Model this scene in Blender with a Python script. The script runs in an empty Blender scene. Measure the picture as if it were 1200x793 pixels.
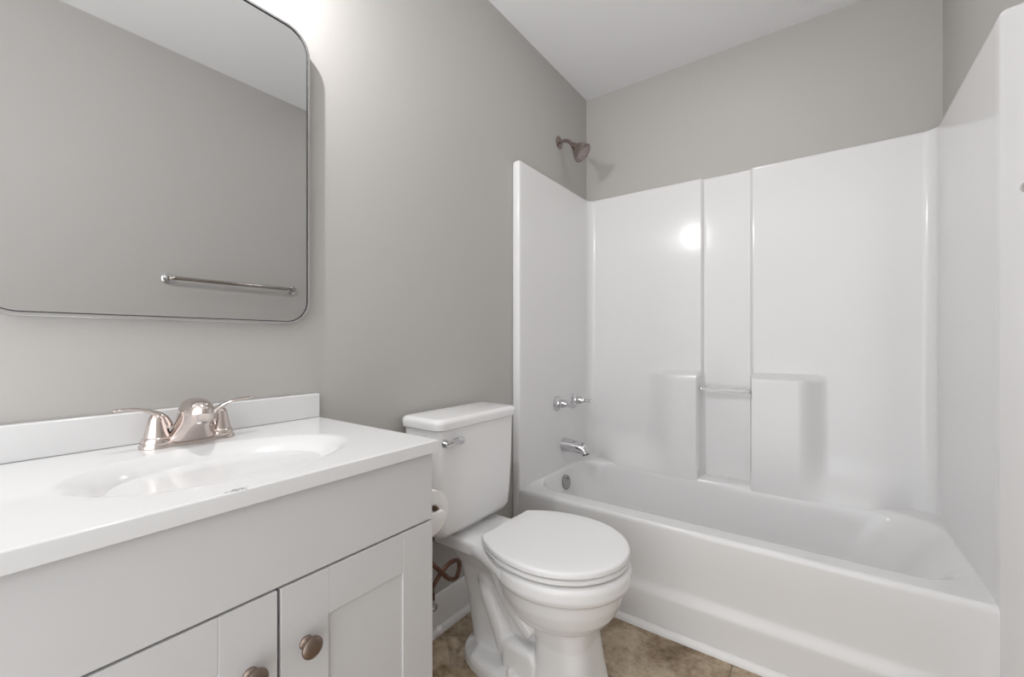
import bpy, bmesh, math, random
from mathutils import Vector, Matrix
random.seed(3)
PI = math.pi
SC = bpy.context.scene
COL = SC.collection

# ------------------------------------------------------------------ camera
CX, CZ = 1.139, 1.055
cam_d = bpy.data.cameras.new('camera'); cam = bpy.data.objects.new('camera', cam_d); COL.objects.link(cam)
cam.location = (CX, 0.0, CZ); cam.rotation_euler = (PI/2, 0, math.radians(35.95))
cam_d.sensor_width = 36; cam_d.lens = 499.1/1200*36; cam_d.shift_y = 3.7/1200
cam_d.clip_start = 0.01
SC.camera = cam
# ------------------------------------------------------------------ view, world
SC.view_settings.view_transform = 'Standard'; SC.view_settings.look = 'None'
SC.view_settings.gamma = 1; SC.view_settings.use_curve_mapping = False
SC.view_settings.exposure = 0.0
W = bpy.data.worlds.new('world'); SC.world = W; W.use_nodes = True
W.node_tree.nodes['Background'].inputs[0].default_value = (0.975, 0.985, 1.0, 1)
W.node_tree.nodes['Background'].inputs[1].default_value = 2.3
# ------------------------------------------------------------------ lamps
VAN_BULBS = [(0.165, 0.33)]      # x, y of the vanity bulb
VAN_Z = 2.045
VAN_POWER = 17.5
def lamp(kind, name, loc, power, color, rot=(0,0,0), **kw):
    d = bpy.data.lights.new(name, kind); d.energy = power; d.color = color
    for k, v in kw.items(): setattr(d, k, v)
    o = bpy.data.objects.new(name, d); o.location = loc; o.rotation_euler = rot; COL.objects.link(o); return o
for bx_, by_ in VAN_BULBS:
    lamp('POINT', 'bulb_light', (bx_, by_, VAN_Z), VAN_POWER, (1, 0.99, 0.98), shadow_soft_size=0.009)
# unseen overhead fill added before the tub to brighten upward-facing surfaces
FILL = (0.80, 1.60); FILL_POWER = 1.8
lamp('AREA', 'overhead_fill', (FILL[0], FILL[1], 2.490), FILL_POWER, (1, 0.99, 0.985), shape='DISK', size=0.13)

# ------------------------------------------------------------------ materials
def mat(name, color, rough=0.5, metal=0.0, coat=0.0, spec=0.5, trans=0.0, ior=1.45):
    m = bpy.data.materials.new(name); m.use_nodes = True
    b = m.node_tree.nodes['Principled BSDF']
    b.inputs['Base Color'].default_value = (*color, 1)
    b.inputs['Roughness'].default_value = rough; b.inputs['Metallic'].default_value = metal
    b.inputs['Coat Weight'].default_value = coat; b.inputs['Coat Roughness'].default_value = 0.05
    b.inputs['Specular IOR Level'].default_value = spec
    b.inputs['Transmission Weight'].default_value = trans; b.inputs['IOR'].default_value = ior
    return m
def nodes(m): return m.node_tree.nodes, m.node_tree.links, m.node_tree.nodes['Principled BSDF']
def noise_bump(m, scale, strength, dist=0.002, detail=3):
    n, l, b = nodes(m)
    tc = n.new('ShaderNodeTexCoord'); t = n.new('ShaderNodeTexNoise'); t.inputs['Scale'].default_value = scale
    t.inputs['Detail'].default_value = detail
    bp = n.new('ShaderNodeBump'); bp.inputs['Strength'].default_value = strength; bp.inputs['Distance'].default_value = dist
    l.new(tc.outputs['Object'], t.inputs['Vector']); l.new(t.outputs['Fac'], bp.inputs['Height']); l.new(bp.outputs['Normal'], b.inputs['Normal'])
def noise_rough(m, scale, lo, hi):
    n, l, b = nodes(m)
    tc = n.new('ShaderNodeTexCoord'); t = n.new('ShaderNodeTexNoise'); t.inputs['Scale'].default_value = scale
    r = n.new('ShaderNodeMapRange'); r.inputs['To Min'].default_value = lo; r.inputs['To Max'].default_value = hi
    l.new(tc.outputs['Object'], t.inputs['Vector']); l.new(t.outputs['Fac'], r.inputs['Value']); l.new(r.outputs['Result'], b.inputs['Roughness'])

M_wall = mat('wall_paint', (0.485, 0.470, 0.452), 0.5)
noise_bump(M_wall, 260, 0.12, 0.001); noise_rough(M_wall, 6, 0.45, 0.6)
M_ceil = mat('ceiling_paint', (0.86, 0.86, 0.87), 0.8); noise_bump(M_ceil, 200, 0.15, 0.001)
M_trim = mat('trim_paint', (0.80, 0.79, 0.785), 0.3)
M_tub = mat('fibreglass', (0.80, 0.795, 0.795), 0.15, spec=0.5); noise_bump(M_tub, 130, 0.10, 0.0012, 2)
M_porc = mat('porcelain', (0.85, 0.845, 0.845), 0.09, spec=0.55)
M_seat = mat('seat_plastic', (0.85, 0.845, 0.845), 0.24)
M_cab = mat('cabinet_paint', (0.60, 0.597, 0.60), 0.42)
M_gap = mat('cabinet_inside', (0.22, 0.21, 0.2), 0.8)
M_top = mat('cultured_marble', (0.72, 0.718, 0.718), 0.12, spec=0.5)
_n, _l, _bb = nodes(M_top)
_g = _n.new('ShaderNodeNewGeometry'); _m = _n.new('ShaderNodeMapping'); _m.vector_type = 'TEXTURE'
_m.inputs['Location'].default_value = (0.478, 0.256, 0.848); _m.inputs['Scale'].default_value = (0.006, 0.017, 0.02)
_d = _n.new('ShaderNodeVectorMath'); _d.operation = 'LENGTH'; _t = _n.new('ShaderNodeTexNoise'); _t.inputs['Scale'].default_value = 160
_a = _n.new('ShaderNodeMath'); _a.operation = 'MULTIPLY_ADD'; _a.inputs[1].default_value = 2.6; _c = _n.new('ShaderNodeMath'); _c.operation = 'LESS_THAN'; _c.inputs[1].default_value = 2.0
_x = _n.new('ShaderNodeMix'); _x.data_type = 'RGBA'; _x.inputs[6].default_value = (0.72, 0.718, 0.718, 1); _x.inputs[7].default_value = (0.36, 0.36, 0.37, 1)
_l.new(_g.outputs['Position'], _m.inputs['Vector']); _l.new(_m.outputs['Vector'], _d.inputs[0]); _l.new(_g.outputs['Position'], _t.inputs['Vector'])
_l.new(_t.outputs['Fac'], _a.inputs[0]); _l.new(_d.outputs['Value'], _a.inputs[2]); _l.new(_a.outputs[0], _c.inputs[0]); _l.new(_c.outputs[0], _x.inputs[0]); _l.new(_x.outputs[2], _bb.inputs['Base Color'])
M_chrome = mat('chrome', (0.66, 0.66, 0.67), 0.10, 1.0)
M_satin = mat('satin_metal', (0.40, 0.40, 0.40), 0.3, 1.0)
M_bar = mat('bar_metal', (0.46, 0.42, 0.39), 0.16, 1.0)
M_nickel = mat('polished_nickel', (0.66, 0.585, 0.55), 0.10, 1.0)
M_bronze = mat('brushed_bronze', (0.27, 0.21, 0.175), 0.36, 1.0)
M_shower = mat('brushed_nickel_dark', (0.38, 0.31, 0.285), 0.22, 1.0)
M_spray = mat('spray_face', (0.50, 0.43, 0.41), 0.45, 0.3)
M_nozzle = mat('nozzle_rubber', (0.12, 0.10, 0.10), 0.6)
M_line = mat('supply_hose', (0.15, 0.082, 0.058), 0.32, 0.8)
M_frame = mat('mirror_frame_metal', (0.66, 0.66, 0.665), 0.25, 1.0)
M_mirror = mat('mirror_glass', (0.70, 0.705, 0.705), 0.0, 1.0)
M_black = mat('dark_edge', (0.05, 0.05, 0.05), 0.5)
M_paper = mat('toilet_paper', (0.86, 0.85, 0.84), 0.9); noise_bump(M_paper, 400, 0.2, 0.001)
M_card = mat('cardboard', (0.42, 0.34, 0.26), 0.9)
M_plastic = mat('white_plastic', (0.84, 0.83, 0.82), 0.3)
M_acryl = mat('clear_acrylic', (0.93, 0.93, 0.93), 0.06, trans=0.65, ior=1.46)
M_caulk = mat('caulk', (0.86, 0.85, 0.84), 0.5)
M_glow = bpy.data.materials.new('lamp_glass'); M_glow.use_nodes = True
_b = M_glow.node_tree.nodes['Principled BSDF']; _b.inputs['Base Color'].default_value = (0.95, 0.95, 0.94, 1)
_b.inputs['Roughness'].default_value = 0.05; _b.inputs['Transmission Weight'].default_value = 1.0; _b.inputs['IOR'].default_value = 1.02
M_diff = bpy.data.materials.new('lamp_diffuser'); M_diff.use_nodes = True
_b = M_diff.node_tree.nodes['Principled BSDF']; _b.inputs['Base Color'].default_value = (0.9, 0.9, 0.9, 1)
_b.inputs['Emission Color'].default_value = (1, 0.97, 0.94, 1); _b.inputs['Emission Strength'].default_value = 2.0

# hose: braided rings
n, l, b = nodes(M_line)
tc = n.new('ShaderNodeTexCoord'); wv = n.new('ShaderNodeTexWave'); wv.inputs['Scale'].default_value = 130; wv.inputs['Distortion'].default_value = 2
bp = n.new('ShaderNodeBump'); bp.inputs['Strength'].default_value = 0.5; bp.inputs['Distance'].default_value = 0.001
l.new(tc.outputs['Object'], wv.inputs['Vector']); l.new(wv.outputs['Fac'], bp.inputs['Height']); l.new(bp.outputs['Normal'], b.inputs['Normal'])

# floor: mottled brown stone-look tile, 18 inch, with thin dark joints
M_floor = mat('floor_tile', (0.3, 0.24, 0.18), 0.38)
n, l, b = nodes(M_floor)
tc = n.new('ShaderNodeTexCoord')
n1 = n.new('ShaderNodeTexNoise'); n1.inputs['Scale'].default_value = 5.5; n1.inputs['Detail'].default_value = 8; n1.inputs['Roughness'].default_value = 0.62; n1.inputs['Distortion'].default_value = 0.6
n2 = n.new('ShaderNodeTexNoise'); n2.inputs['Scale'].default_value = 38; n2.inputs['Detail'].default_value = 8; n2.inputs['Roughness'].default_value = 0.7
mx = n.new('ShaderNodeMix'); mx.data_type = 'FLOAT'; mx.inputs[0].default_value = 0.38
cr = n.new('ShaderNodeValToRGB'); e = cr.color_ramp
e.elements[0].position = 0.33; e.elements[0].color = (0.10, 0.062, 0.030, 1)
e.elements[1].position = 0.66; e.elements[1].color = (0.66, 0.55, 0.42, 1)
k = e.elements.new(0.44); k.color = (0.27, 0.195, 0.120, 1)
k = e.elements.new(0.53); k.color = (0.45, 0.355, 0.25, 1)
l.new(tc.outputs['Object'], n1.inputs['Vector']); l.new(tc.outputs['Object'], n2.inputs['Vector'])
l.new(n1.outputs['Fac'], mx.inputs[2]); l.new(n2.outputs['Fac'], mx.inputs[3]); l.new(mx.outputs[0], cr.inputs['Fac'])
mp = n.new('ShaderNodeMapping'); mp.inputs['Location'].default_value = (-0.905+0.457*4, -1.27+0.457*4, 0)
br = n.new('ShaderNodeTexBrick'); br.offset = 0; br.inputs['Scale'].default_value = 1; br.inputs['Brick Width'].default_value = 0.457; br.inputs['Row Height'].default_value = 0.457
br.inputs['Mortar Size'].default_value = 0.0014; br.inputs['Mortar Smooth'].default_value = 0.2
l.new(tc.outputs['Object'], mp.inputs['Vector']); l.new(mp.outputs['Vector'], br.inputs['Vector'])
mc = n.new('ShaderNodeMix'); mc.data_type = 'RGBA'; mc.inputs[7].default_value = (0.10, 0.075, 0.055, 1)
l.new(br.outputs['Fac'], mc.inputs[0]); l.new(cr.outputs['Color'], mc.inputs[6]); l.new(mc.outputs[2], b.inputs['Base Color'])
bp = n.new('ShaderNodeBump'); bp.inputs['Strength'].default_value = 0.25; bp.inputs['Distance'].default_value = 0.002
l.new(n2.outputs['Fac'], bp.inputs['Height']); l.new(bp.outputs['Normal'], b.inputs['Normal'])

# ------------------------------------------------------------------ mesh helpers
class MB:
    def __init__(s): s.v = []; s.f = []
    def add(s, v, f):
        o = len(s.v); s.v += [tuple(p) for p in v]; s.f += [tuple(i+o for i in q) for q in f]; return s
    def box(s, x0, x1, y0, y1, z0, z1):
        v = [(x, y, z) for x in (x0, x1) for y in (y0, y1) for z in (z0, z1)]
        return s.add(v, [(0,1,3,2), (4,6,7,5), (0,4,5,1), (2,3,7,6), (0,2,6,4), (1,5,7,3)])
    def loft(s, rings, cap0=True, cap1=True, closed=True):
        N = len(rings[0]); v = [p for r in rings for p in r]; f = []
        for i in range(len(rings)-1):
            for j in range(N if closed else N-1):
                k = (j+1) % N; f.append((i*N+j, i*N+k, (i+1)*N+k, (i+1)*N+j))
        if cap0: f.append(tuple(reversed(range(N))))
        if cap1: f.append(tuple(range((len(rings)-1)*N, len(rings)*N)))
        return s.add(v, f)
    def tube(s, pts, rad, n=16, flat=None, up=None, caps=True):
        """sweep; rad number or list; flat = list of (a,b) factors along normal/binormal"""
        P = [Vector(p) for p in pts]; K = len(P)
        if not isinstance(rad, (list, tuple)): rad = [rad]*K
        T = [(P[min(i+1, K-1)]-P[max(i-1, 0)]).normalized() for i in range(K)]
        u = Vector(up) if up else (Vector((0,0,1)) if abs(T[0].z) < 0.9 else Vector((0,1,0)))
        nrm = (u-T[0]*u.dot(T[0])).normalized(); rings = []
        for i in range(K):
            nrm = (nrm-T[i]*nrm.dot(T[i])).normalized(); bn = T[i].cross(nrm)
            a, bb = flat[i] if flat else (1, 1)
            rings.append([P[i]+nrm*(math.cos(2*PI*j/n)*rad[i]*a)+bn*(math.sin(2*PI*j/n)*rad[i]*bb) for j in range(n)])
        return s.loft(rings, caps, caps)
    def lathe(s, prof, org, axis, n=32, caps=True):
        """prof = [(distance along axis, radius)]"""
        A = Vector(axis).normalized(); u = Vector((0,0,1)) if abs(A.z) < 0.9 else Vector((0,1,0))
        a = (u-A*u.dot(A)).normalized(); bn = A.cross(a); O = Vector(org)
        rings = [[O+A*h+a*(math.cos(2*PI*j/n)*r)+bn*(math.sin(2*PI*j/n)*r) for j in range(n)] for h, r in prof]
        return s.loft(rings, caps, caps)
    def build(s, name, m, parent=None, smooth=35, bevel=0, seg=3, sub=0, mods=None):
        off = parent.matrix_world.translation if parent else Vector((0,0,0))
        if parent:
            off = Vector((0,0,0)); q = parent
            while q: off = off+Vector(q.location); q = q.parent
        me = bpy.data.meshes.new(name)
        me.from_pydata([tuple(Vector(p)-off) for p in s.v], [], s.f)
        bm = bmesh.new(); bm.from_mesh(me); bmesh.ops.recalc_face_normals(bm, faces=bm.faces); bm.to_mesh(me); bm.free()
        me.materials.append(m)
        if smooth: me.shade_smooth(); me.set_sharp_from_angle(angle=math.radians(smooth))
        o = bpy.data.objects.new(name, me); COL.objects.link(o); o.parent = parent
        if bevel:
            q = o.modifiers.new('bevel', 'BEVEL'); q.width = bevel; q.segments = seg; q.limit_method = 'ANGLE'; q.angle_limit = math.radians(40); q.harden_normals = True
        if sub:
            q = o.modifiers.new('sub', 'SUBSURF'); q.levels = sub; q.render_levels = sub
        return o
def rrect(x0, x1, y0, y1, r, z, K=8, Mx=1, My=1):
    out = []
    r = min(r, (x1-x0)/2-1e-4, (y1-y0)/2-1e-4)
    cs = [(x1-r, y1-r, 0), (x0+r, y1-r, PI/2), (x0+r, y0+r, PI), (x1-r, y0+r, 1.5*PI)]
    for i, (cx, cy, a0) in enumerate(cs):
        for j in range(K+1):
            a = a0+PI/2*j/K; out.append((cx+r*math.cos(a), cy+r*math.sin(a), z))
        nx, ny, na = cs[(i+1) % 4]; M = Mx if i % 2 == 0 else My
        s = Vector(out[-1]); e = Vector((nx+r*math.cos(na), ny+r*math.sin(na), z))
        for j in range(1, M): out.append(tuple(s.lerp(e, j/M)))
    return out
def egg(xc, yc, rf, rb, ry, z, n=64, p=2.0):
    out = []
    for j in range(n):
        t = 2*PI*j/n; c, s_ = math.cos(t), math.sin(t)
        c = math.copysign(abs(c)**(2/p), c); s_ = math.copysign(abs(s_)**(2/p), s_)
        out.append((xc+(rf if c > 0 else rb)*c, yc+ry*s_, z))
    return out
def smooth_path(pts, n=6):
    P = [Vector(p) for p in pts]; P = [P[0]*2-P[1]]+P+[P[-1]*2-P[-2]]; out = []
    for i in range(1, len(P)-2):
        for k in range(n):
            t = k/n; a, b_, c, d = P[i-1:i+3]
            out.append(0.5*((2*b_)+(c-a)*t+(2*a-5*b_+4*c-d)*t*t+(3*b_-a-3*c+d)*t**3))
    out.append(P[-2]); return out
def ss(t, a, b_):
    t = (t-a)/(b_-a); t = 0 if t < 0 else 1 if t > 1 else t; return t*t*(3-2*t)
def tag(o, label=None, cat=None, group=None, kind=None):
    for k, v in (('label', label), ('category', cat), ('group', group), ('kind', kind)):
        if v: o[k] = v
    return o
def thing(name, loc, label, cat, group=None):
    o = bpy.data.objects.new(name, None); o.location = loc; o.empty_display_size = 0.1; COL.objects.link(o); return tag(o, label, cat, group)
def struct(o): o['kind'] = 'structure'; return o

# ------------------------------------------------------------------ room shell
RW, YB, ZC, YFR = 1.524, 2.331, 2.500, -0.5
T = 0.1
struct(MB().box(-T, RW+T, YFR, YB+T, -0.1, 0).build('floor', M_floor, smooth=0))
struct(MB().box(-T, RW+T, YFR, YB+T, ZC, ZC+0.1).build('ceiling', M_ceil, smooth=0))
struct(MB().box(-T, 0, YFR, YB+T, 0, ZC).build('wall_left', M_wall, smooth=0))
struct(MB().box(RW, RW+T, YFR, YB+T, 0, ZC).build('wall_right', M_wall, smooth=0))
struct(MB().box(0, RW, YB, YB+T, 0, ZC).build('wall_back', M_wall, smooth=0))
def baseboard(name, y0, y1, x=0.0, sgn=1):
    m = MB(); prof = [(0, 0), (0.013, 0), (0.013, 0.100), (0.0105, 0.108), (0.0095, 0.118), (0.006, 0.128), (0.0, 0.132)]
    rings = [[(x+sgn*px, y, pz) for px, pz in prof] for y in (y0, y1)]
    m.loft(rings)
    q = [(0.013, 0)]+[(0.013+0.017*math.cos(a*PI/12), 0.021*math.sin(a*PI/12)) for a in range(7)]
    m.loft([[(x+sgn*px, y, pz) for px, pz in q] for y in (y0, y1)])
    return struct(m.build(name, M_trim, smooth=30))
baseboard('baseboard_left', 0.632, 1.566)
baseboard('baseboard_right', YFR, 1.494, RW, -1)

# ------------------------------------------------------------------ bathtub with its moulded surround
YF, ZR, ZS = 1.574, 0.391, 1.877
XL, XR = 0.038, RW-0.024
YP = 2.312                             # surface of the centre channel
tub = thing('bathtub', (0.762, 1.95, 0), 'white one-piece bathtub and moulded shower surround across the end of the room', 'bathtub')
PR, BU = 0.020, 0.078
def disp(x, z):
    side = 1-ss(x, 0.650, 0.664)*(1-ss(x, 0.866, 0.880))
    d = PR*side
    lz = (1-ss(z, 0.882, 0.910))
    lft = ss(x, 0.36, 0.56)*(1-ss(x, 0.646, 0.664))
    rgt = ss(x, 0.866, 0.884)*(1-ss(x, 1.06, 1.165))
    cove = (1-ss(z, 0.36, 0.60))**1.6*side*(YP-PR-2.214)*ss(x, 0.08, 0.24)*(1-ss(x, 1.30, 1.44))
    m_ = lz*max(lft, rgt); return d+cove+(BU-cove)*m_
R = 0.042
path = []      # (x, y, nx, ny, ztop, back?)
path += [(0.001, YF+0.006, -0.6, -1, ZS-0.010, 0), (0.004, YF, -0.3, -1, ZS-0.003, 0), (0.012, YF-0.001, 0, -1, ZS, 0), (XL-0.010, YF, 0, -1, ZS, 0)]
for j in range(1, 6):
    a = PI/2*j/5; path.append((XL-0.010+0.010*math.sin(a), YF+0.010-0.010*math.cos(a), math.sin(a), -math.cos(a), ZS, 0))
for j in range(1, 20): path.append((XL, YF+0.010+(YP-PR-R-YF-0.010)*j/19, 1, 0, ZS, 0))
for j in range(1, 9):
    a = PI/2*j/8; path.append((XL+R-R*math.cos(a), YP-PR-R+R*math.sin(a), math.cos(a), -math.sin(a), ZS, 0))
x = XL+R; 
while x < XR-R-0.006:
    x += 0.006; path.append((x, YP, 0, -1, ZS, 1))
for j in range(0, 9):
    a = PI/2*j/8; path.append((XR-R+R*math.sin(a), YP-PR-R+R*math.cos(a), -math.sin(a), -math.cos(a), ZS, 0))
for j in range(1, 20): path.append((XR, YP-PR-R-(YP-PR-R-YF-0.006)*j/19, -1, 0, ZS, 0))
# right-hand front flange, flaring out to the wall
for px, py, zt in [(XR+0.0008, YF+0.000, ZS), (XR+0.003, YF-0.006, ZS), (XR+0.006, YF-0.016, ZS-0.004), (XR+0.014, YF-0.044, ZS-0.018), (XR+0.0215, YF-0.070, ZS-0.031), (RW-0.0008, YF-0.074, ZS-0.033)]:
    path.append((px, py, -1, -0.3, zt, 0))
zs = [0.0, 0.2]+[0.37+0.012*i for i in range(126)]
zs = [z for z in zs if z < ZS-0.03]+[None]*0
NZ = len(zs)+5
sur = MB(); rings = []
for (px, py, nx, ny, zt, bk) in path:
    col = []
    for z in zs:
        y = py-(disp(px, z) if bk else 0); col.append((px, y, min(z, zt-0.018)))
    yt = py-(disp(px, 1.7) if bk else 0)
    nl = math.hypot(nx, ny); ox, oy = -nx/nl, -ny/nl
    for dz, do in ((-0.016, 0), (-0.007, 0.0), (-0.002, 0.0025), (0, 0.008)): col.append((min(max(px+ox*do, 0.0005), RW-0.0005), yt+oy*do, zt+dz))
    # back to the wall
    wx, wy = px, YB-0.0005
    if not bk:
        if abs(nx) > abs(ny)*0.999: wx = 0.0005 if px < 0.7 else RW-0.0005; wy = yt
        elif yt < YF+0.02 and px > 0.7: wx = RW-0.0005; wy = yt
        elif yt < YF+0.02: wx = px; wy = yt+0.03
    col.append((min(max(wx, 0.0005), RW-0.0005), wy, zt)); rings.append(col)
sur.loft(rings, False, False, closed=False)
sur.build('surround', M_tub, tub, smooth=50)
# basin
def ring(ins_l, ins_r, ins_f, ins_b, r, z): return rrect(0.041+ins_l, 1.492-ins_r, 1.655+ins_f, 2.222-ins_b, r, z, 10, 12, 6)
bs = MB()
bs.loft([rrect(XL-0.002, XR+0.002, YF+0.012, YP+0.002, 0.004, ZR, 10, 12, 6),
         ring(-.002, -.006, -0.014, -0.010, 0.15, ZR), ring(0, 0, -.004, -.002, 0.15, ZR-0.002), ring(0.003, 0.010, 0.006, 0.003, 0.15, ZR-0.007),
         ring(0.006, 0.026, 0.014, 0.008, 0.15, ZR-0.018), ring(0.011, 0.045, 0.021, 0.012, 0.15, ZR-0.036), ring(0.022, 0.085, 0.030, 0.020, 0.15, 0.30), ring(0.042, 0.16, 0.042, 0.034, 0.15, 0.20),
         ring(0.055, 0.20, 0.055, 0.046, 0.13, 0.145), ring(0.078, 0.25, 0.078, 0.068, 0.12, 0.106), ring(0.11, 0.29, 0.105, 0.098, 0.10, 0.090), ring(0.16, 0.34, 0.13, 0.13, 0.08, 0.084),
         ring(0.3, 0.5, 0.2, 0.2, 0.05, 0.082)], False, True)
bs.build('basin', M_tub, tub, smooth=60)
MB().lathe([(0, 0.034), (0.003, 0.033), (0.004, 0.026), (0.002, 0.02)], (0.27, 1.94, 0.085), (0, 0, 1)).build('drain', M_chrome, tub)
# apron
ap = MB(); cols = []
xs = [XL-0.002, XL+0.01, XL+0.02, XL+0.035]+[0.09+i*0.05 for i in range(28)]+[1.455, 1.468, 1.474, 1.480, 1.486, 1.492, 1.497, XR+0.003]
zp = [0.385, 0.37, 0.358, 0.345, 0.335, 0.30, 0.25, 0.21, 0.18, 0.168, 0.160, 0.150, 0.140, 0.130, 0.122, 0.112, 0.08, 0.04, 0.0]
for x in xs:
    c = [(x, YF+0.016, ZR), (x, YF+0.011, ZR-0.0005), (x, YF+0.006, ZR-0.003), (x, YF+0.002, ZR-0.008), (x, YF, ZR-0.016)]
    for z in zp[1:]:
        xe = 1.478+(z-0.2)*0.065
        rec = 0.010*ss(ZR-z, 0.02, 0.20)*ss(z, 0.122, 0.168)*ss(x, 0.045, 0.08)*(1-ss(x, xe-0.012, xe+0.008))
        low = -0.005*(1-ss(z, 0.122, 0.168))
        c.append((x, YF+rec+low*ss(x, 0.045, 0.08)*(1-ss(x, xe-0.012, xe+0.01)), z))
    cols.append(c)
ap.loft(cols, False, False, closed=False)
ap.build('apron', M_tub, tub, smooth=60)
# clear bar across the channel, with its sockets
br_ = MB().tube([(0.655, 2.250, 0.823), (0.875, 2.250, 0.823)], 0.0115, 16).build('shelf_bar', M_acryl, tub)
for xx, ax in ((0.6625, 1), (0.8675, -1)):
    MB().lathe([(0, 0.014), (0.003, 0.014), (0.006, 0.011)], (xx-ax*0.001, 2.250, 0.823), (ax, 0, 0), 20).build('bar_socket', M_chrome if ax == 1 else M_plastic, tub)
# overflow plate on the tub's end wall
ofp = MB(); ofp.lathe([(0, 0.037), (0.004, 0.037), (0.008, 0.033), (0.0095, 0.02), (0.010, 0.002)], (0.064, 1.965, 0.322), (1, 0, 0.16))
o = ofp.build('overflow_plate', M_satin, tub)
for dz in (0.02, -0.02): MB().lathe([(0, 0.0045), (0.004, 0.004)], (0.0725, 1.965, 0.3235+dz), (1, 0, 0.16), 12).build('screw', M_shower, o)
# caulk quarter round
q = [(0, 0)]+[(-0.018*math.cos(a*PI/12), 0.022*math.sin(a*PI/12)) for a in range(7)]
struct(MB().loft([[(x, YF-0.0065+py, pz) for py, pz in q] for x in (0.03, 1.500)]).build('trim_1', M_caulk, smooth=40))

# ------------------------------------------------------------------ shower fittings
sh = thing('shower_head', (0, 2.0, 2.123), 'brushed nickel shower head on a bent arm above the tub', 'shower head')
MB().lathe([(0.0005, 0.034), (0.003, 0.034), (0.008, 0.027), (0.012, 0.014)], (0, 2.0, 2.123), (1, 0, 0)).build('flange', M_shower, sh)
arm = smooth_path([(0.004, 2.0, 2.123), (0.035, 2.0, 2.124), (0.065, 1.999, 2.110), (0.088, 1.998, 2.080)], 6)
MB().tube(arm, 0.0095, 16).build('shower_arm', M_shower, sh)
ax = Vector((0.70, 0.12, -0.70)).normalized(); o0 = Vector((0.084, 1.998, 2.088))
MB().lathe([(-0.006, 0.011), (0.002, 0.016), (0.012, 0.017), (0.020, 0.021), (0.034, 0.033), (0.048, 0.041), (0.062, 0.0475), (0.072, 0.0520), (0.078, 0.0525), (0.082, 0.049), (0.080, 0.0455)], o0, ax, 40).build('head_body', M_shower, sh)
fc = MB().lathe([(0.074, 0.046), (0.0800, 0.045), (0.0815, 0.034), (0.082, 0.002)], o0, ax, 40).build('spray_face', M_spray, sh)
u = ax.cross(Vector((0, 1, 0))).normalized(); w = ax.cross(u)
nz = MB()
for rr, cnt in ((0.011, 6), (0.022, 12), (0.0335, 18), (0.041, 22)):
    for j in range(cnt):
        a = 2*PI*j/cnt; nz.lathe([(0.079, 0.0022), (0.0845, 0.0016)], o0+u*rr*math.cos(a)+w*rr*math.sin(a), ax, 8)
nz.build('nozzles', M_nozzle, fc)
MB().tube([o0+ax*0.074-w*0.050, o0+ax*0.078-w*0.062], 0.004, 10).build('spray_lever', M_shower, sh)

def valve(y, z, ang, label):
    t = thing('tub_valve', (XL, y, z), label, 'tap', 'valve handles on the tub end wall')
    X = XL
    MB().lathe([(0.0005, 0.039), (0.004, 0.039), (0.009, 0.033), (0.014, 0.023), (0.022, 0.019)], (X, y, z), (1, 0, 0)).build('escutcheon', M_chrome, t)
    MB().lathe([(0.018, 0.019), (0.026, 0.0215), (0.040, 0.020), (0.054, 0.014), (0.062, 0.010)], (X, y, z), (1, 0, 0)).build('hub', M_chrome, t)
    d = Vector((0.55*math.cos(ang[0]), ang[1], ang[2])).normalized(); s0 = Vector((X+0.048, y, z))
    MB().tube([s0, s0+d*0.02, s0+d*0.045, s0+d*0.062], [0.010, 0.0085, 0.0115, 0.008], 14, flat=[(1,1), (.9,1), (.6,1.15), (.5,1)]).build('lever', M_chrome, t)
valve(1.915, 0.738, (0, -0.25, -0.10), 'chrome lever tap handle, left one of the pair above the tub spout')
valve(2.100, 0.736, (0, 0.12, -0.01), 'chrome lever tap handle, right one of the pair above the tub spout')
sp = thing('tub_spout', (XL, 1.985, 0.51), 'chrome tub spout with diverter knob below the two handles', 'spout')
pts = smooth_path([(XL+0.0005, 1.985, 0.512), (XL+0.04, 1.985, 0.511), (XL+0.085, 1.985, 0.506), (XL+0.115, 1.985, 0.498), (XL+0.127, 1.985, 0.480)], 5)
kk = len(pts)-1
MB().tube(pts, [0.037-0.014*min(1, i/kk*1.1) for i in range(kk+1)], 24, flat=[(1, 1)]*(kk+1)).build('spout_body', M_chrome, sp)
MB().lathe([(0, 0.0045), (0.012, 0.0045), (0.013, 0.0068), (0.019, 0.0068), (0.020, 0.003)], (XL+0.110, 1.985, 0.518), (0.1, 0, 1), 14).build('diverter_knob', M_chrome, sp)
MB().lathe([(0, 0.018), (0.004, 0.018)], (XL+0.1275, 1.985, 0.4785), (0.35, 0, -1), 20).build('outlet', M_nozzle, sp)

# ------------------------------------------------------------------ towel bar on the right wall
tb = thing('towel_bar', (RW, 1.007, 1.366), 'polished metal towel bar on the right wall, mirrored in the vanity mirror', 'towel bar')
zb = 1.366
for yy, s_ in ((0.702, 1), (1.312, -1)):
    MB().lathe([(0.0005, 0.025), (0.004, 0.025), (0.008, 0.021), (0.011, 0.012)], (RW, yy, zb), (-1, 0, 0)).build('wall_plate', M_chrome, tb)
    pp = smooth_path([(RW-0.006, yy, zb), (RW-0.034, yy, zb), (RW-0.048, yy+s_*0.008, zb), (RW-0.052, yy+s_*0.026, zb)], 6)
    MB().tube(pp, 0.0098, 16).build('post', M_bar, tb)
MB().tube([(RW-0.052, 0.725, zb), (RW-0.052, 1.289, zb)], 0.0092, 16).build('bar', M_bar, tb)

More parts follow.
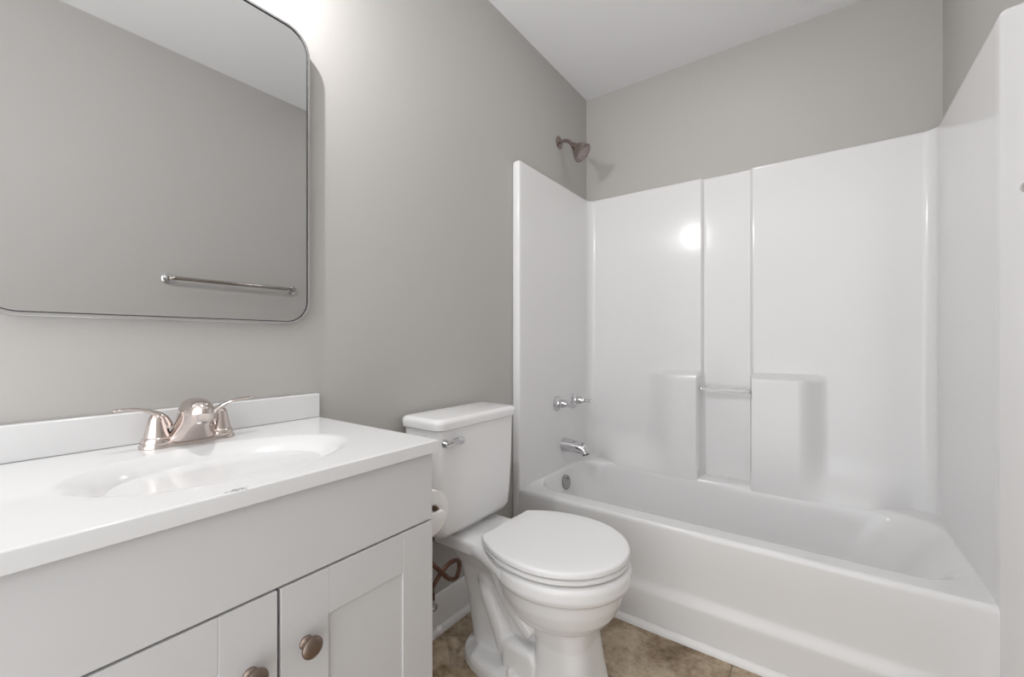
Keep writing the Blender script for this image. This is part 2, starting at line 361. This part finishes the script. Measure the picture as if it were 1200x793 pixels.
# ------------------------------------------------------------------ vanity mirror
mi = thing('vanity_mirror', (0, 0.320, 1.101), 'rounded rectangular mirror in a thin brushed metal frame above the vanity', 'mirror')
def yzrr(x, y0, y1, z0, z1, r): return [(x, p[0], p[1]) for p in rrect(y0, y1, z0, z1, r, 0, 12, 2, 2)]
Y0, Y1, Z0, Z1, RR = 0.034, 0.607, 1.100, 1.875, 0.062
fw = 0.0060
fr = MB(); fr.loft([yzrr(0.001, Y0, Y1, Z0, Z1, RR), yzrr(0.029, Y0, Y1, Z0, Z1, RR), yzrr(0.030, Y0+.001, Y1-.001, Z0+.001, Z1-.001, RR-.001),
    yzrr(0.030, Y0+fw, Y1-fw, Z0+fw, Z1-fw, RR-fw), yzrr(0.0275, Y0+fw, Y1-fw, Z0+fw, Z1-fw, RR-fw)], True, False)
fr.build('frame', M_frame, mi, smooth=40)
e1 = fw-0.0002; e2 = fw+0.0022
MB().loft([yzrr(0.0266, Y0+e1, Y1-e1, Z0+e1, Z1-e1, RR-e1), yzrr(0.0266, Y0+e2, Y1-e2, Z0+e2, Z1-e2, RR-e2)], False, False).build('edge_gasket', M_black, mi, smooth=0)
MB().loft([yzrr(0.020, Y0+fw, Y1-fw, Z0+fw, Z1-fw, RR-fw), yzrr(0.0264, Y0+fw, Y1-fw, Z0+fw, Z1-fw, RR-fw)]).build('mirror_glass', M_mirror, mi, smooth=0)

# ------------------------------------------------------------------ vanity cabinet
VY0, VY1, VXF = 0.008, 0.630, 0.455
vc = thing('vanity_cabinet', (0.23, 0.319, 0), 'white shaker vanity cabinet with two doors and bronze knobs', 'cabinet')
ZT = 0.848; CT = 0.024
cb = MB(); cb.box(0.002, VXF, VY0, VY0+0.016, 0, ZT-CT); cb.box(0.002, VXF, VY1-0.016, VY1, 0, ZT-CT); cb.box(0.002, 0.012, VY0+.016, VY1-.016, 0, ZT-CT)
cb.box(0.012, VXF, VY0+.016, VY1-.016, 0.09, 0.106); cb.box(0.39, 0.40, VY0+.016, VY1-.016, 0, 0.09)
cb.build('body', M_cab, vc, smooth=30, bevel=0.001, seg=2)
ff = MB(); ff.box(VXF-0.018, VXF-0.001, VY0+0.016, VY1-0.016, ZT-CT-0.16, ZT-CT-0.004); ff.box(VXF-0.018, VXF-0.001, 0.29, 0.35, 0.106, ZT-CT-0.16)
ff.build('face_frame', M_gap, vc, smooth=0)
MB().box(VXF+0.001, 0.4745, VY0+0.001, VY1-0.0005, 0.683, ZT-CT-0.003).build('front_panel', M_cab, vc, bevel=0.0015)
def door(y0, y1, ky):
    z0, z1, xf, st = 0.10, 0.6795, 0.4755, 0.078
    m = MB(); m.box(VXF+0.001, xf, y0, y0+st, z0, z1); m.box(VXF+0.001, xf, y1-st, y1, z0, z1)
    m.box(VXF+0.001, xf-0.0002, y0+st, y1-st, z0, z0+st); m.box(VXF+0.001, xf-0.0002, y0+st, y1-st, z1-st, z1)
    d = m.build('door', M_cab, vc, bevel=0.0012)
    MB().box(VXF+0.003, xf-0.0045, y0+st-0.004, y1-st+0.004, z0+st-0.004, z1-st+0.004).build('door_panel', M_cab, d, smooth=0)
    MB().lathe([(0, 0.0105), (0.002, 0.0105), (0.0045, 0.008), (0.010, 0.0068), (0.0145, 0.0085), (0.0165, 0.0145), (0.019, 0.0168), (0.022, 0.0165), (0.0245, 0.014), (0.026, 0.009), (0.0264, 0.001)],
               (xf, ky, 0.577), (1, 0, 0), 40).build('knob', M_bronze, d)
door(VY0+0.002, 0.3125, 0.274); door(0.3175, VY1-0.0005, 0.356)

# countertop with oval basin and backsplash
ct = thing('countertop', (0.243, 0.320, ZT-CT), 'glossy white vanity countertop with moulded oval sink and backsplash', 'countertop')
tx0, tx1, ty0, ty1 = 0.0015, 0.486, 0.0015, 0.640
sx, sy, ra, rb_, dep = 0.285, 0.318, 0.140, 0.208, 0.125
def zt(x, y):
    q = math.sqrt(((x-sx)/ra)**2+((y-sy)/rb_)**2)
    if q >= 1.06: return ZT
    return ZT-dep*(1-ss(q, 0.12, 1.03))*0.85-0.003*(1-ss(q, 0.93, 1.06))
tp = MB(); NX, NY = 96, 128
g = []
er = 0.0025
def frac(n): return [i/n for i in range(n+1)]
X_ = [tx0+(tx1-er-tx0)*t for t in frac(NX)]; Y_ = [ty0+er+(ty1-ty0-2*er)*t for t in frac(NY)]
rows = []
for x in X_: rows.append([(x, y, zt(x, y)) for y in Y_])
for a in (1, 2, 3):
    t = PI/2*a/3; rows.append([(tx1-er+er*math.sin(t), y, ZT-er+er*math.cos(t)) for y in Y_])
rows.append([(tx1, y, ZT-CT) for y in Y_])
def ext(r):
    x, _, z = r[0]; z2 = min(z, ZT)
    drop = lambda t: -(er-er*math.cos(t))
    L = [(x, ty0, ZT-CT)]+[(x, ty0+er-er*math.sin(t), z2+drop(t)) for t in (PI/2, PI/3, PI/6)]
    Rr = [(x, ty1-er+er*math.sin(t), z2+drop(t)) for t in (PI/6, PI/3, PI/2)]+[(x, ty1, ZT-CT)]
    return L+r+Rr
rows = [ext(r) if r[0][2] > ZT-CT+1e-6 else [(tx1, ty0, ZT-CT)]*4+r+[(tx1, ty1, ZT-CT)]*4 for r in rows]
tp.loft(rows, False, False, closed=False)
tp.loft([rrect(tx0+.001, tx1-.0005, ty0+.001, ty1-.0005, .001, ZT-CT+.0005, 1), rrect(VXF-.005, tx1-.0005, ty0+.001, ty1-.0005, .001, ZT-CT+.0003, 1)], False, False)
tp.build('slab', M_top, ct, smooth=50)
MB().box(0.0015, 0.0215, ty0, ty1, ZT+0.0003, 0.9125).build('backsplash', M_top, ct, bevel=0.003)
MB().lathe([(0, 0.022), (0.002, 0.021), (0.003, 0.014), (0.0055, 0.012), (0.006, 0.002)], (sx, sy, zt(sx, sy)+0.0005), (0, 0, 1)).build('sink_drain', M_chrome, ct)

# faucet
fx, fy = 0.082, 0.322
fa = thing('faucet', (fx, fy, ZT), 'polished nickel two-handle faucet on the vanity top', 'faucet')
bpl = MB()
bpl.loft([[(p[0], p[1], z) for p in rrect(fx-0.027+i, fx+0.027-i, fy-0.082+i, fy+0.082-i, 0.027-i, z, 10, 2, 4)] for z, i in ((ZT+0.0003, 0), (ZT+0.004, 0), (ZT+0.010, 0.003), (ZT+0.013, 0.007))])
bpl.build('base', M_nickel, fa, smooth=60)
for s_ in (-1, 1):
    hy = fy+s_*0.0535
    MB().lathe([(0.008, 0.0255), (0.014, 0.0255), (0.019, 0.0235), (0.0205, 0.0215)], (fx, hy, ZT), (0, 0, 1), 36).build('handle_collar', M_nickel, fa)
    h = MB().lathe([(0.0205, 0.0215), (0.030, 0.0195), (0.045, 0.0165), (0.056, 0.014), (0.062, 0.011), (0.065, 0.004)], (fx, hy, ZT), (0, 0, 1), 36)
    lv = smooth_path([(fx, hy-s_*0.014, ZT+0.036), (fx, hy-s_*0.006, ZT+0.056), (fx, hy+s_*0.010, ZT+0.070), (fx+0.001, hy+s_*0.034, ZT+0.078), (fx+0.002, hy+s_*0.066, ZT+0.080+0.001*s_)], 6)
    K = len(lv); rd = [0.012, *[0.013-0.0065*ss(i, 2, K*0.55) for i in range(1, K-1)], 0.004]
    h.tube(lv, rd, 20, flat=[(0.95-0.45*ss(i, 4, K*0.7), 1.1) for i in range(K)], up=(0, -s_, 0.5))
    h.build('handle', M_nickel, fa, smooth=60)
# spout: broad body rising and arching over the bowl
spr = [(.006, .088, .030, .050), (.012, .089, .031, .045), (.022, .093, .034, .038), (.036, .101, .041, .032), (.050, .110, .050, .0285), (.060, .1155, .0525, .028), (.070, .1185, .051, .0275), (.079, .119, .046, .025), (.086, .118, .038, .021), (.091, .117, .026, .0145), (.0935, .116, .012, .007), (.094, .116, .002, .001)]
MB().loft([[(xc+rx*math.cos(2*PI*j/40), fy+ry*math.sin(2*PI*j/40), ZT+z) for j in range(40)] for z, xc, rx, ry in spr]).build('spout', M_nickel, fa, smooth=80, sub=1)
MB().lathe([(0, 0.0125), (0.010, 0.012), (0.011, 0.009)], (fx+0.064, fy, ZT+0.056), (0.1, 0, -1), 20).build('aerator', M_chrome, fa)
MB().tube([(fx-0.022, fy, ZT+0.010), (fx-0.024, fy, ZT+0.060)], 0.0025, 10).build('lift_rod', M_nickel, fa)

# ------------------------------------------------------------------ toilet
YC = 1.140
to = thing('toilet', (0.36, YC, 0), 'white two-piece toilet with the lid closed, between vanity and tub', 'toilet')
bw = MB()
RIMF = 0.412
bw.loft([egg(0.49, YC, 0.115, 0.13, 0.095, 0.226), egg(0.49, YC, 0.152, 0.155, 0.132, 0.247), egg(0.49, YC, 0.177, 0.175, 0.156, 0.278), egg(0.49, YC, 0.192, 0.19, 0.171, 0.315), egg(0.49, YC, 0.201, 0.20, 0.179, 0.352),
         egg(0.49, YC, 0.212, 0.205, 0.189, 0.360), egg(0.49, YC, 0.218, 0.21, 0.194, 0.372), egg(0.49, YC, 0.218, 0.21, 0.194, 0.398), egg(0.49, YC, 0.213, 0.206, 0.189, 0.408), egg(0.49, YC, 0.203, 0.20, 0.18, RIMF)])
bw.loft([rrect(0.055, 0.36, YC-0.100, YC+0.100, 0.03, 0.362), rrect(0.045, 0.37, YC-0.118, YC+0.118, 0.035, 0.372), rrect(0.045, 0.37, YC-0.118, YC+0.118, 0.035, 0.405), rrect(0.05, 0.365, YC-0.113, YC+0.113, 0.03, RIMF)])
# fillets between deck and rim
for s_ in (-1, 1):
    bw.tube([(0.22, YC+s_*0.088, 0.386), (0.29, YC+s_*0.108, 0.386), (0.34, YC+s_*0.128, 0.386), (0.40, YC+s_*0.155, 0.386)], [0.026, 0.026, 0.026, 0.024], 12)
# rear pillar
bw.loft([rrect(0.165, 0.44, YC-0.052, YC+0.052, 0.04, 0.0), rrect(0.160, 0.44, YC-0.046, YC+0.046, 0.04, 0.06), rrect(0.140, 0.46, YC-0.046, YC+0.046, 0.04, 0.18), rrect(0.115, 0.44, YC-0.062, YC+0.062, 0.045, 0.30), rrect(0.08, 0.42, YC-0.098, YC+0.098, 0.04, 0.375)])
# front column
bw.loft([egg(0.520, YC, 0.116, 0.080, 0.112, 0.0, p=3.6), egg(0.520, YC, 0.111, 0.078, 0.107, 0.03, p=3.6), egg(0.518, YC, 0.098, 0.076, 0.098, 0.10, p=3.6), egg(0.514, YC, 0.090, 0.074, 0.093, 0.18, p=3.4), egg(0.505, YC, 0.105, 0.08, 0.105, 0.25, p=3)])
# foot
bw.loft([egg(0.335, YC, 0.25, 0.190, 0.122, 0.0, p=2.6), egg(0.335, YC, 0.25, 0.190, 0.121, 0.026, p=2.6), egg(0.335, YC, 0.245, 0.184, 0.116, 0.040, p=2.6), egg(0.335, YC, 0.23, 0.17, 0.100, 0.046, p=2.6)])
# trapway on both flanks
for s_ in (-1, 1):
    bw.tube(smooth_path([(0.215, YC+s_*0.020, 0.285), (0.245, YC+s_*0.044, 0.262), (0.280, YC+s_*0.054, 0.210), (0.312, YC+s_*0.052, 0.145), (0.335, YC+s_*0.050, 0.085)], 5),
            [0.026]*3+[0.030]*4+[0.034]*7+[0.036]*7, 16)
    bw.loft([[(p[0], YC+s_*(0.02+t), p[1]) for p in rrect(0.330+i, 0.462-i*0.4, 0.03, 0.138-i, 0.03, 0)] for t, i in ((0, 0), (0.052, 0), (0.066, 0.006), (0.073, 0.018))])
    bw.tube(smooth_path([(0.300, YC+s_*0.072, 0.350), (0.335, YC+s_*0.078, 0.300), (0.385, YC+s_*0.078, 0.240), (0.440, YC+s_*0.072, 0.185)], 5), 0.028, 16)
bo = bw.build('bowl', M_porc, to, smooth=180)
q = bo.modifiers.new('remesh', 'REMESH'); q.mode = 'VOXEL'; q.voxel_size = 0.0038; q.use_smooth_shade = True
q = bo.modifiers.new('smooth', 'SMOOTH'); q.factor = 0.5; q.iterations = 6
for s_ in (-1, 1):
    MB().lathe([(0, 0.0135), (0.010, 0.013), (0.018, 0.010), (0.022, 0.003)], (0.376, YC+s_*0.096, 0.044), (0, 0, 1), 24).build('bolt_cap', M_plastic, to)
def seat_ring(z, i, back=0.285):
    out = []
    for j in range(97):
        t = -1+2*j/96
        # angle limit so the back is cut straight
        rb2 = 0.262-i; am = PI-math.acos((0.49-back-i)/rb2); a = t*am
        c, s_ = math.cos(a), math.sin(a); out.append((0.49+(0.212-i if c > 0 else rb2)*c, YC+(0.196-i)*s_, z))
    return out
MB().loft([seat_ring(RIMF+0.0055, 0.012), seat_ring(RIMF+0.0065, 0.005), seat_ring(RIMF+0.009, 0.002), seat_ring(RIMF+0.017, 0.002), seat_ring(RIMF+0.0195, 0.006), seat_ring(RIMF+0.020, 0.012)]).build('seat', M_seat, to, smooth=50)
MB().loft([seat_ring(RIMF+0.0225, 0.012), seat_ring(RIMF+0.0235, 0.004), seat_ring(RIMF+0.026, 0.0005), seat_ring(RIMF+0.036, 0.0), seat_ring(RIMF+0.0395, 0.0015), seat_ring(RIMF+0.0420, 0.005), seat_ring(RIMF+0.0432, 0.011), seat_ring(RIMF+0.0437, 0.05)]).build('seat_lid', M_seat, to, smooth=50)
for s_ in (-1, 1):
    MB().box(0.258, 0.296, YC+s_*0.078-0.018, YC+s_*0.078+0.018, RIMF-0.002, RIMF+0.024).build('seat_hinge', M_seat, to, bevel=0.006)
# tank
TC = 1.122
def trr(x0, x1, h, r, z): return rrect(x0, x1, TC-h, TC+h, r, z, 8, 6, 1)
MB().loft([trr(0.050, 0.165, 0.155, 0.03, 0.430), trr(0.036, 0.180, 0.178, 0.035, 0.436), trr(0.030, 0.188, 0.188, 0.035, 0.455), trr(0.027, 0.1895, 0.1905, 0.032, 0.50), trr(0.024, 0.193, 0.196, 0.03, 0.62), trr(0.022, 0.195, 0.199, 0.028, 0.777)]).build('tank', M_porc, to, smooth=60)
MB().loft([trr(0.019, 0.196, 0.200, 0.03, 0.7775), trr(0.016, 0.203, 0.206, 0.03, 0.780), trr(0.015, 0.205, 0.208, 0.03, 0.798), trr(0.017, 0.203, 0.206, 0.029, 0.807), trr(0.023, 0.196, 0.199, 0.027, 0.812), trr(0.032, 0.186, 0.188, 0.025, 0.8135)]).build('tank_lid', M_porc, to, smooth=60)
MB().box(0.075, 0.150, TC-0.06, TC+0.06, RIMF-0.004, 0.434).build('tank_gasket', M_porc, to, bevel=0.004)
flv = MB(); flv.lathe([(0.0, 0.013), (0.005, 0.012), (0.012, 0.008), (0.018, 0.007)], (0.1945, 0.948, 0.738), (1, 0, 0), 20)
flv.tube(smooth_path([(0.209, 0.940, 0.735), (0.212, 0.958, 0.741), (0.213, 0.985, 0.743), (0.212, 1.015, 0.739)], 5), [0.005]+[0.007]*4+[0.0095]*5+[0.0105]*5+[0.006], 16, flat=[(1.1, 0.55)]*16, up=(0, 0, 1))
flv.build('flush_lever', M_chrome, to, smooth=60)

# ------------------------------------------------------------------ supply valve, hose
va = thing('shutoff_valve', (0.013, 1.03, 0.14), 'chrome water shutoff valve low on the wall behind the vanity corner', 'valve')
MB().lathe([(0.0005, 0.032), (0.003, 0.032), (0.008, 0.022), (0.010, 0.008)], (0.013, 1.03, 0.14), (1, 0, 0)).build('escutcheon', M_chrome, va)
MB().lathe([(0.008, 0.0075), (0.030, 0.0075), (0.032, 0.012), (0.052, 0.012), (0.054, 0.006)], (0.013, 1.03, 0.14), (1, 0, 0), 20).build('valve_body', M_chrome, va)
MB().tube([(0.055, 1.03, 0.14), (0.055, 1.03, 0.168)], 0.007, 14).build('outlet_nut', M_chrome, va)
hose = MB().tube(smooth_path([(0.055, 1.03, 0.166), (0.075, 1.01, 0.215), (0.130, 0.955, 0.262), (0.170, 0.912, 0.292), (0.186, 0.938, 0.337), (0.190, 0.975, 0.356), (0.190, 1.008, 0.350), (0.190, 1.018, 0.326), (0.200, 0.992, 0.305), (0.207, 0.955, 0.320), (0.205, 0.925, 0.352), (0.190, 0.895, 0.390), (0.150, 0.905, 0.412), (0.130, 0.955, 0.422), (0.125, 0.962, 0.4295)], 8), 0.0070, 12).build('supply_hose', M_line)
tag(hose, 'bronze braided water hose looped under the toilet tank', 'hose')

# ------------------------------------------------------------------ toilet paper on the side of the vanity
hl = thing('paper_holder', (0.37, VY1, 0.655), 'white toilet paper holder on the side of the vanity cabinet', 'toilet paper holder')
for xx in (0.292, 0.428):
    pm = MB(); pm.loft([[(p[0], VY1+0.0003+t, p[1]) for p in rrect(xx-0.006, xx+0.006, 0.655-h, 0.655+h, 0.005, 0, 5)] for t, h in ((0, 0.022), (0.012, 0.020), (0.05, 0.012), (0.072, 0.012), (0.078, 0.008))])
    pm.build('post', M_plastic, hl, smooth=40)
MB().tube([(0.290, 0.692, 0.655), (0.430, 0.692, 0.655)], 0.006, 16).build('roller', M_plastic, hl)
tr = thing('toilet_paper_roll', (0.36, 0.692, 0.655), 'white toilet paper roll beside the vanity, seen edge-on', 'toilet paper')
rr_ = []
for xx, r_ in ((0.310, 0.021), (0.310, 0.050), (0.312, 0.0525), (0.408, 0.0525), (0.410, 0.050), (0.410, 0.021)):
    rr_.append([(xx, 0.692+r_*math.cos(2*PI*j/48), 0.655+r_*math.sin(2*PI*j/48)) for j in range(48)])
rr_.append(rr_[0]); MB().loft(rr_, False, False).build('paper', M_paper, tr, smooth=40)
cr_ = []
for xx, r_ in ((0.309, 0.0205), (0.411, 0.0205), (0.411, 0.0185), (0.309, 0.0185), (0.309, 0.0205)):
    cr_.append([(xx, 0.692+r_*math.cos(2*PI*j/32), 0.655+r_*math.sin(2*PI*j/32)) for j in range(32)])
MB().loft(cr_, False, False).build('core', M_card, tr, smooth=40)

# ------------------------------------------------------------------ lamps as objects
vl = thing('vanity_light', (0, 0.320, VAN_Z), 'one-bulb metal vanity light on the wall above the mirror', 'light fixture')
MB().box(0.001, 0.022, 0.25, 0.41, 2.055, 2.155).build('back_plate', M_frame, vl, bevel=0.006)
for bx_, by_ in VAN_BULBS:
    MB().tube(smooth_path([(0.018, by_, 2.10), (0.08, by_, 2.11), (bx_, by_, 2.10), (bx_, by_, 2.075)], 5), 0.007, 12).build('arm', M_frame, vl)
    MB().lathe([(0, 0.018), (0.004, 0.022), (0.022, 0.022), (0.024, 0.014)], (bx_, by_, 2.080), (0, 0, -1), 24).build('socket', M_frame, vl)
    MB().lathe([(0.0, 0.010), (0.004, 0.0115), (0.008, 0.010), (0.0105, 0.006), (0.0115, 0.001)], (bx_, by_, VAN_Z+0.0225), (0, 0, -1), 24).build('bulb', M_diff, vl)

dl = thing('added_fill_light', (FILL[0], FILL[1], ZC), 'small round white fill light added in the ceiling before the tub, out of view', 'downlight')  # made-up fixture that houses the added overhead fill
MB().lathe([(0.0, 0.095), (0.006, 0.092), (0.008, 0.078), (0.004, 0.070), (0.0, 0.068)], (FILL[0], FILL[1], ZC-0.0005), (0, 0, -1), 48, caps=False).build('trim_ring', M_plastic, dl)
MB().lathe([(0.001, 0.068), (0.0012, 0.001)], (FILL[0], FILL[1], ZC-0.0005), (0, 0, -1), 32).build('lens', M_diff, dl)

# parts that look different from the rest of their thing
PART_LABELS = {'flush_lever': 'chrome flush lever', 'overflow_plate': 'round grey metal overflow plate', 'shelf_bar': 'clear bar across the wall niche',
    'knob': 'round bronze knob', 'drain': 'chrome tub drain', 'sink_drain': 'chrome sink drain', 'spray_face': 'nozzled spray face', 'core': 'brown cardboard core',
    'outlet': 'dark spout outlet', 'edge_gasket': 'thin dark line around the glass', 'frame': 'brushed metal mirror frame'}
for o in list(bpy.data.objects):
    k = o.name.split('.')[0]
    if o.parent and k in PART_LABELS: o['label'] = PART_LABELS[k]
